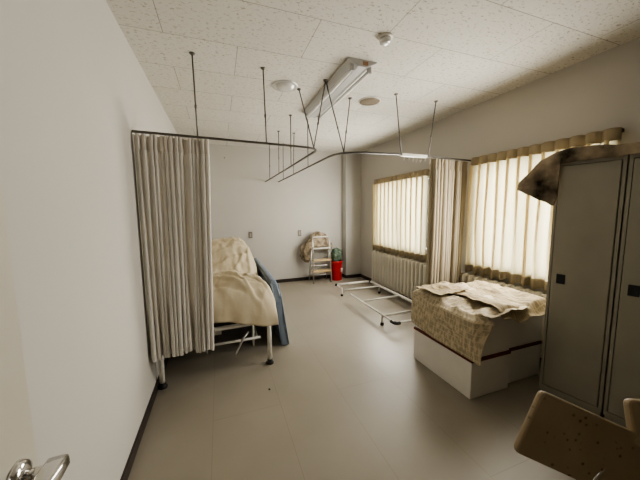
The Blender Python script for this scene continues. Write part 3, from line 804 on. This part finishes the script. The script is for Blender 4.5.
def lcloth(u, v):
    s = -.215 + .96 * u
    if s < 0:
        k = -s / .215
        zt = LH + .060 - .185 * k ** 1.6 + .012 * nz(s * 16, 3); zb = LH - .30 + .125 * k + .010 * nz(s * 14, 8)
    else:
        zt = LH + .050 + .025 * math.exp(-((s - .10) / .14) ** 2) + .016 * abs(nz(s * 7, 3)); zb = LH - .012 - .012 * abs(nz(s * 9, 1)) - .285 * sstep(.034, .018, s)
    nv = .35
    if v < nv:                       # the part hanging down at the front
        k = v / nv; z = zb + (zt - zb) * k; t = -.030 + .020 * k ** 3 + .016 * nz(s * 9, k * 3 + 2, 5) * (1 if s < 0 else .2)
        t = min(t, -.012) if s > -.02 else t
    else:
        k = (v - nv) / (1 - nv); t = -.010 + .335 * k
        z = zt + .014 * nz(s * 8, k * 6, 7) * min(1, k * 6) - (.10 * k * min(1, -s / .1) if s < 0 else 0)
        if s >= -.01: z = max(z, LH + .010)
    q = LA + LD * s + Vector((-LD.y, LD.x, 0)) * t
    return Vector((q.x, q.y, z))
bm = NB(); grid(bm, 90, 40, lcloth)
tag(finish('dust_cloth', bm, 'camo', None, smooth=True, solid=.006), 'dark brown cloth spread over the locker tops and drooping at the window side', 'cloth')

# ------------------------------------------------------------------ tubular chair in the near right corner
ch = empty('padded_chair', (1.02, .36, 0), 'tipped tubular chair with stained beige pads in the dark near right corner', 'chair')
O = Vector((1.02, .36, 0))
def pad(name, p0, e1, e2, w, h, th):
    e1 = Vector(e1).normalized(); e2 = Vector(e2); e2 = (e2 - e1 * e1.dot(e2)).normalized(); n = e1.cross(e2)
    mtx = Matrix.Translation(Vector(p0) - O) @ Matrix((e1, e2, n)).transposed().to_4x4()
    def b(bm):
        cr = .018; nn = 5; pl_ = []
        for cx, cy, a0 in ((w - cr, h - cr, 0), (cr, h - cr, 90), (cr, cr, 180), (w - cr, cr, 270)):
            for k in range(nn): a = radians(a0 + 90 * k / (nn - 1)); pl_.append((cx + cr * cos(a), cy + cr * sin(a)))
        A = [bm.verts.new(mtx @ Vector((x, y, -th))) for x, y in pl_]; B_ = [bm.verts.new(mtx @ Vector((x, y, 0))) for x, y in pl_]
        for k in range(len(pl_)): k2 = (k + 1) % len(pl_); bm.faces.new((A[k], A[k2], B_[k2], B_[k]))
        bm.faces.new(A[::-1]); bm.faces.new(B_)
    return part(name, 'pad', ch, b, bevel=.007)
pad('backrest', (.768, .495, .672), (.27, -.115, -.135), (.06, .0, .19), .46, .195, .018)
pad('seat', (1.085, .375, .69), (.30, -.16, -.02), (.03, .04, .13), .40, .125, .022)
def ctube(name, pts, r=.009): return part(name, 'chrome', ch, lambda bm: tube(bm, [Vector(p) - O for p in pts], r, 12), smooth=True)
ctube('frame_tube', [(.915, .395, .50), (.94, .405, .545), (.985, .41, .60), (1.05, .40, .655), (1.12, .37, .66), (1.25, .31, .645)], .006)
ctube('leg', [(.915, .395, .50), (.90, .39, .40), (.92, .37, .009)])
ctube('leg', [(1.25, .31, .645), (1.26, .29, .3), (1.27, .27, .009)])
ctube('leg', [(1.16, .45, .62), (1.19, .47, .35), (1.20, .50, .009)])
ctube('leg', [(1.24, .40, .62), (1.30, .48, .3), (1.33, .52, .009)])
ctube('floor_tube', [(.92, .37, .009), (1.20, .50, .009)])
ctube('floor_tube', [(1.27, .27, .009), (1.33, .52, .009)])

# ------------------------------------------------------------------ light
def area(name, loc, rot, sx, sy, power, col):
    l = bpy.data.lights.new(name, 'AREA'); l.shape = 'RECTANGLE'; l.size = sx; l.size_y = sy; l.energy = power; l.color = col
    o = bpy.data.objects.new(name, l); COL.objects.link(o); o.location = loc; o.rotation_euler = rot; return o
for i, (a, b, c, d) in enumerate(WIN):
    # sky light falling on the back of the cloth, and an added lamp inside the cloth that brightens the room
    area('daylight', (XR + .60, (a + b) / 2, (c + d) / 2 + .15), (0, radians(90), 0), 1.5, 1.7, 100, (1, .98, .94))
    area('window_fill', (XR - .16, (a + b) / 2 + (0, .02)[i], (c + d) / 2), (0, radians(90), 0), d - c, (b - a, .60)[i], (47, 35)[i], (1, .97, .91))
area('corridor_fill', (.05, YF - .75, H - .05), (0, 0, 0), .9, .6, 3, (1, .96, .9))  # weak fill lamp added out of view behind the camera
W = bpy.data.worlds.new('sky'); SC.world = W; W.use_nodes = True
nt = W.node_tree; bg = nt.nodes['Background']
sky = nt.nodes.new('ShaderNodeTexSky'); sky.sky_type = 'HOSEK_WILKIE'; sky.turbidity = 6; sky.sun_direction = Vector((.5, -.3, .8)).normalized()
nt.links.new(sky.outputs[0], bg.inputs[0]); bg.inputs[1].default_value = 1.0

# ------------------------------------------------------------------ camera
f_px, yaw, pitch, roll = 276.809, .34691, .10623, -.01044
fw_ = Vector((sin(yaw) * cos(pitch), cos(yaw) * cos(pitch), -sin(pitch))); rt = Vector((cos(yaw), -sin(yaw), 0)); up = rt.cross(fw_)
r2 = rt * cos(roll) + up * sin(roll); u2 = up * cos(roll) - rt * sin(roll)
cam = bpy.data.cameras.new('camera'); cam.sensor_width = 36; cam.lens = f_px / 640 * 36; cam.clip_start = .02
co_ = bpy.data.objects.new('camera', cam); COL.objects.link(co_)
mw = Matrix((r2, u2, -fw_)).transposed().to_4x4(); mw.translation = Vector((0, 0, CAMZ)); co_.matrix_world = mw
SC.camera = co_
SC.view_settings.view_transform = 'AgX'
SC.view_settings.look = 'AgX - Medium High Contrast'
SC.view_settings.exposure = 0.12
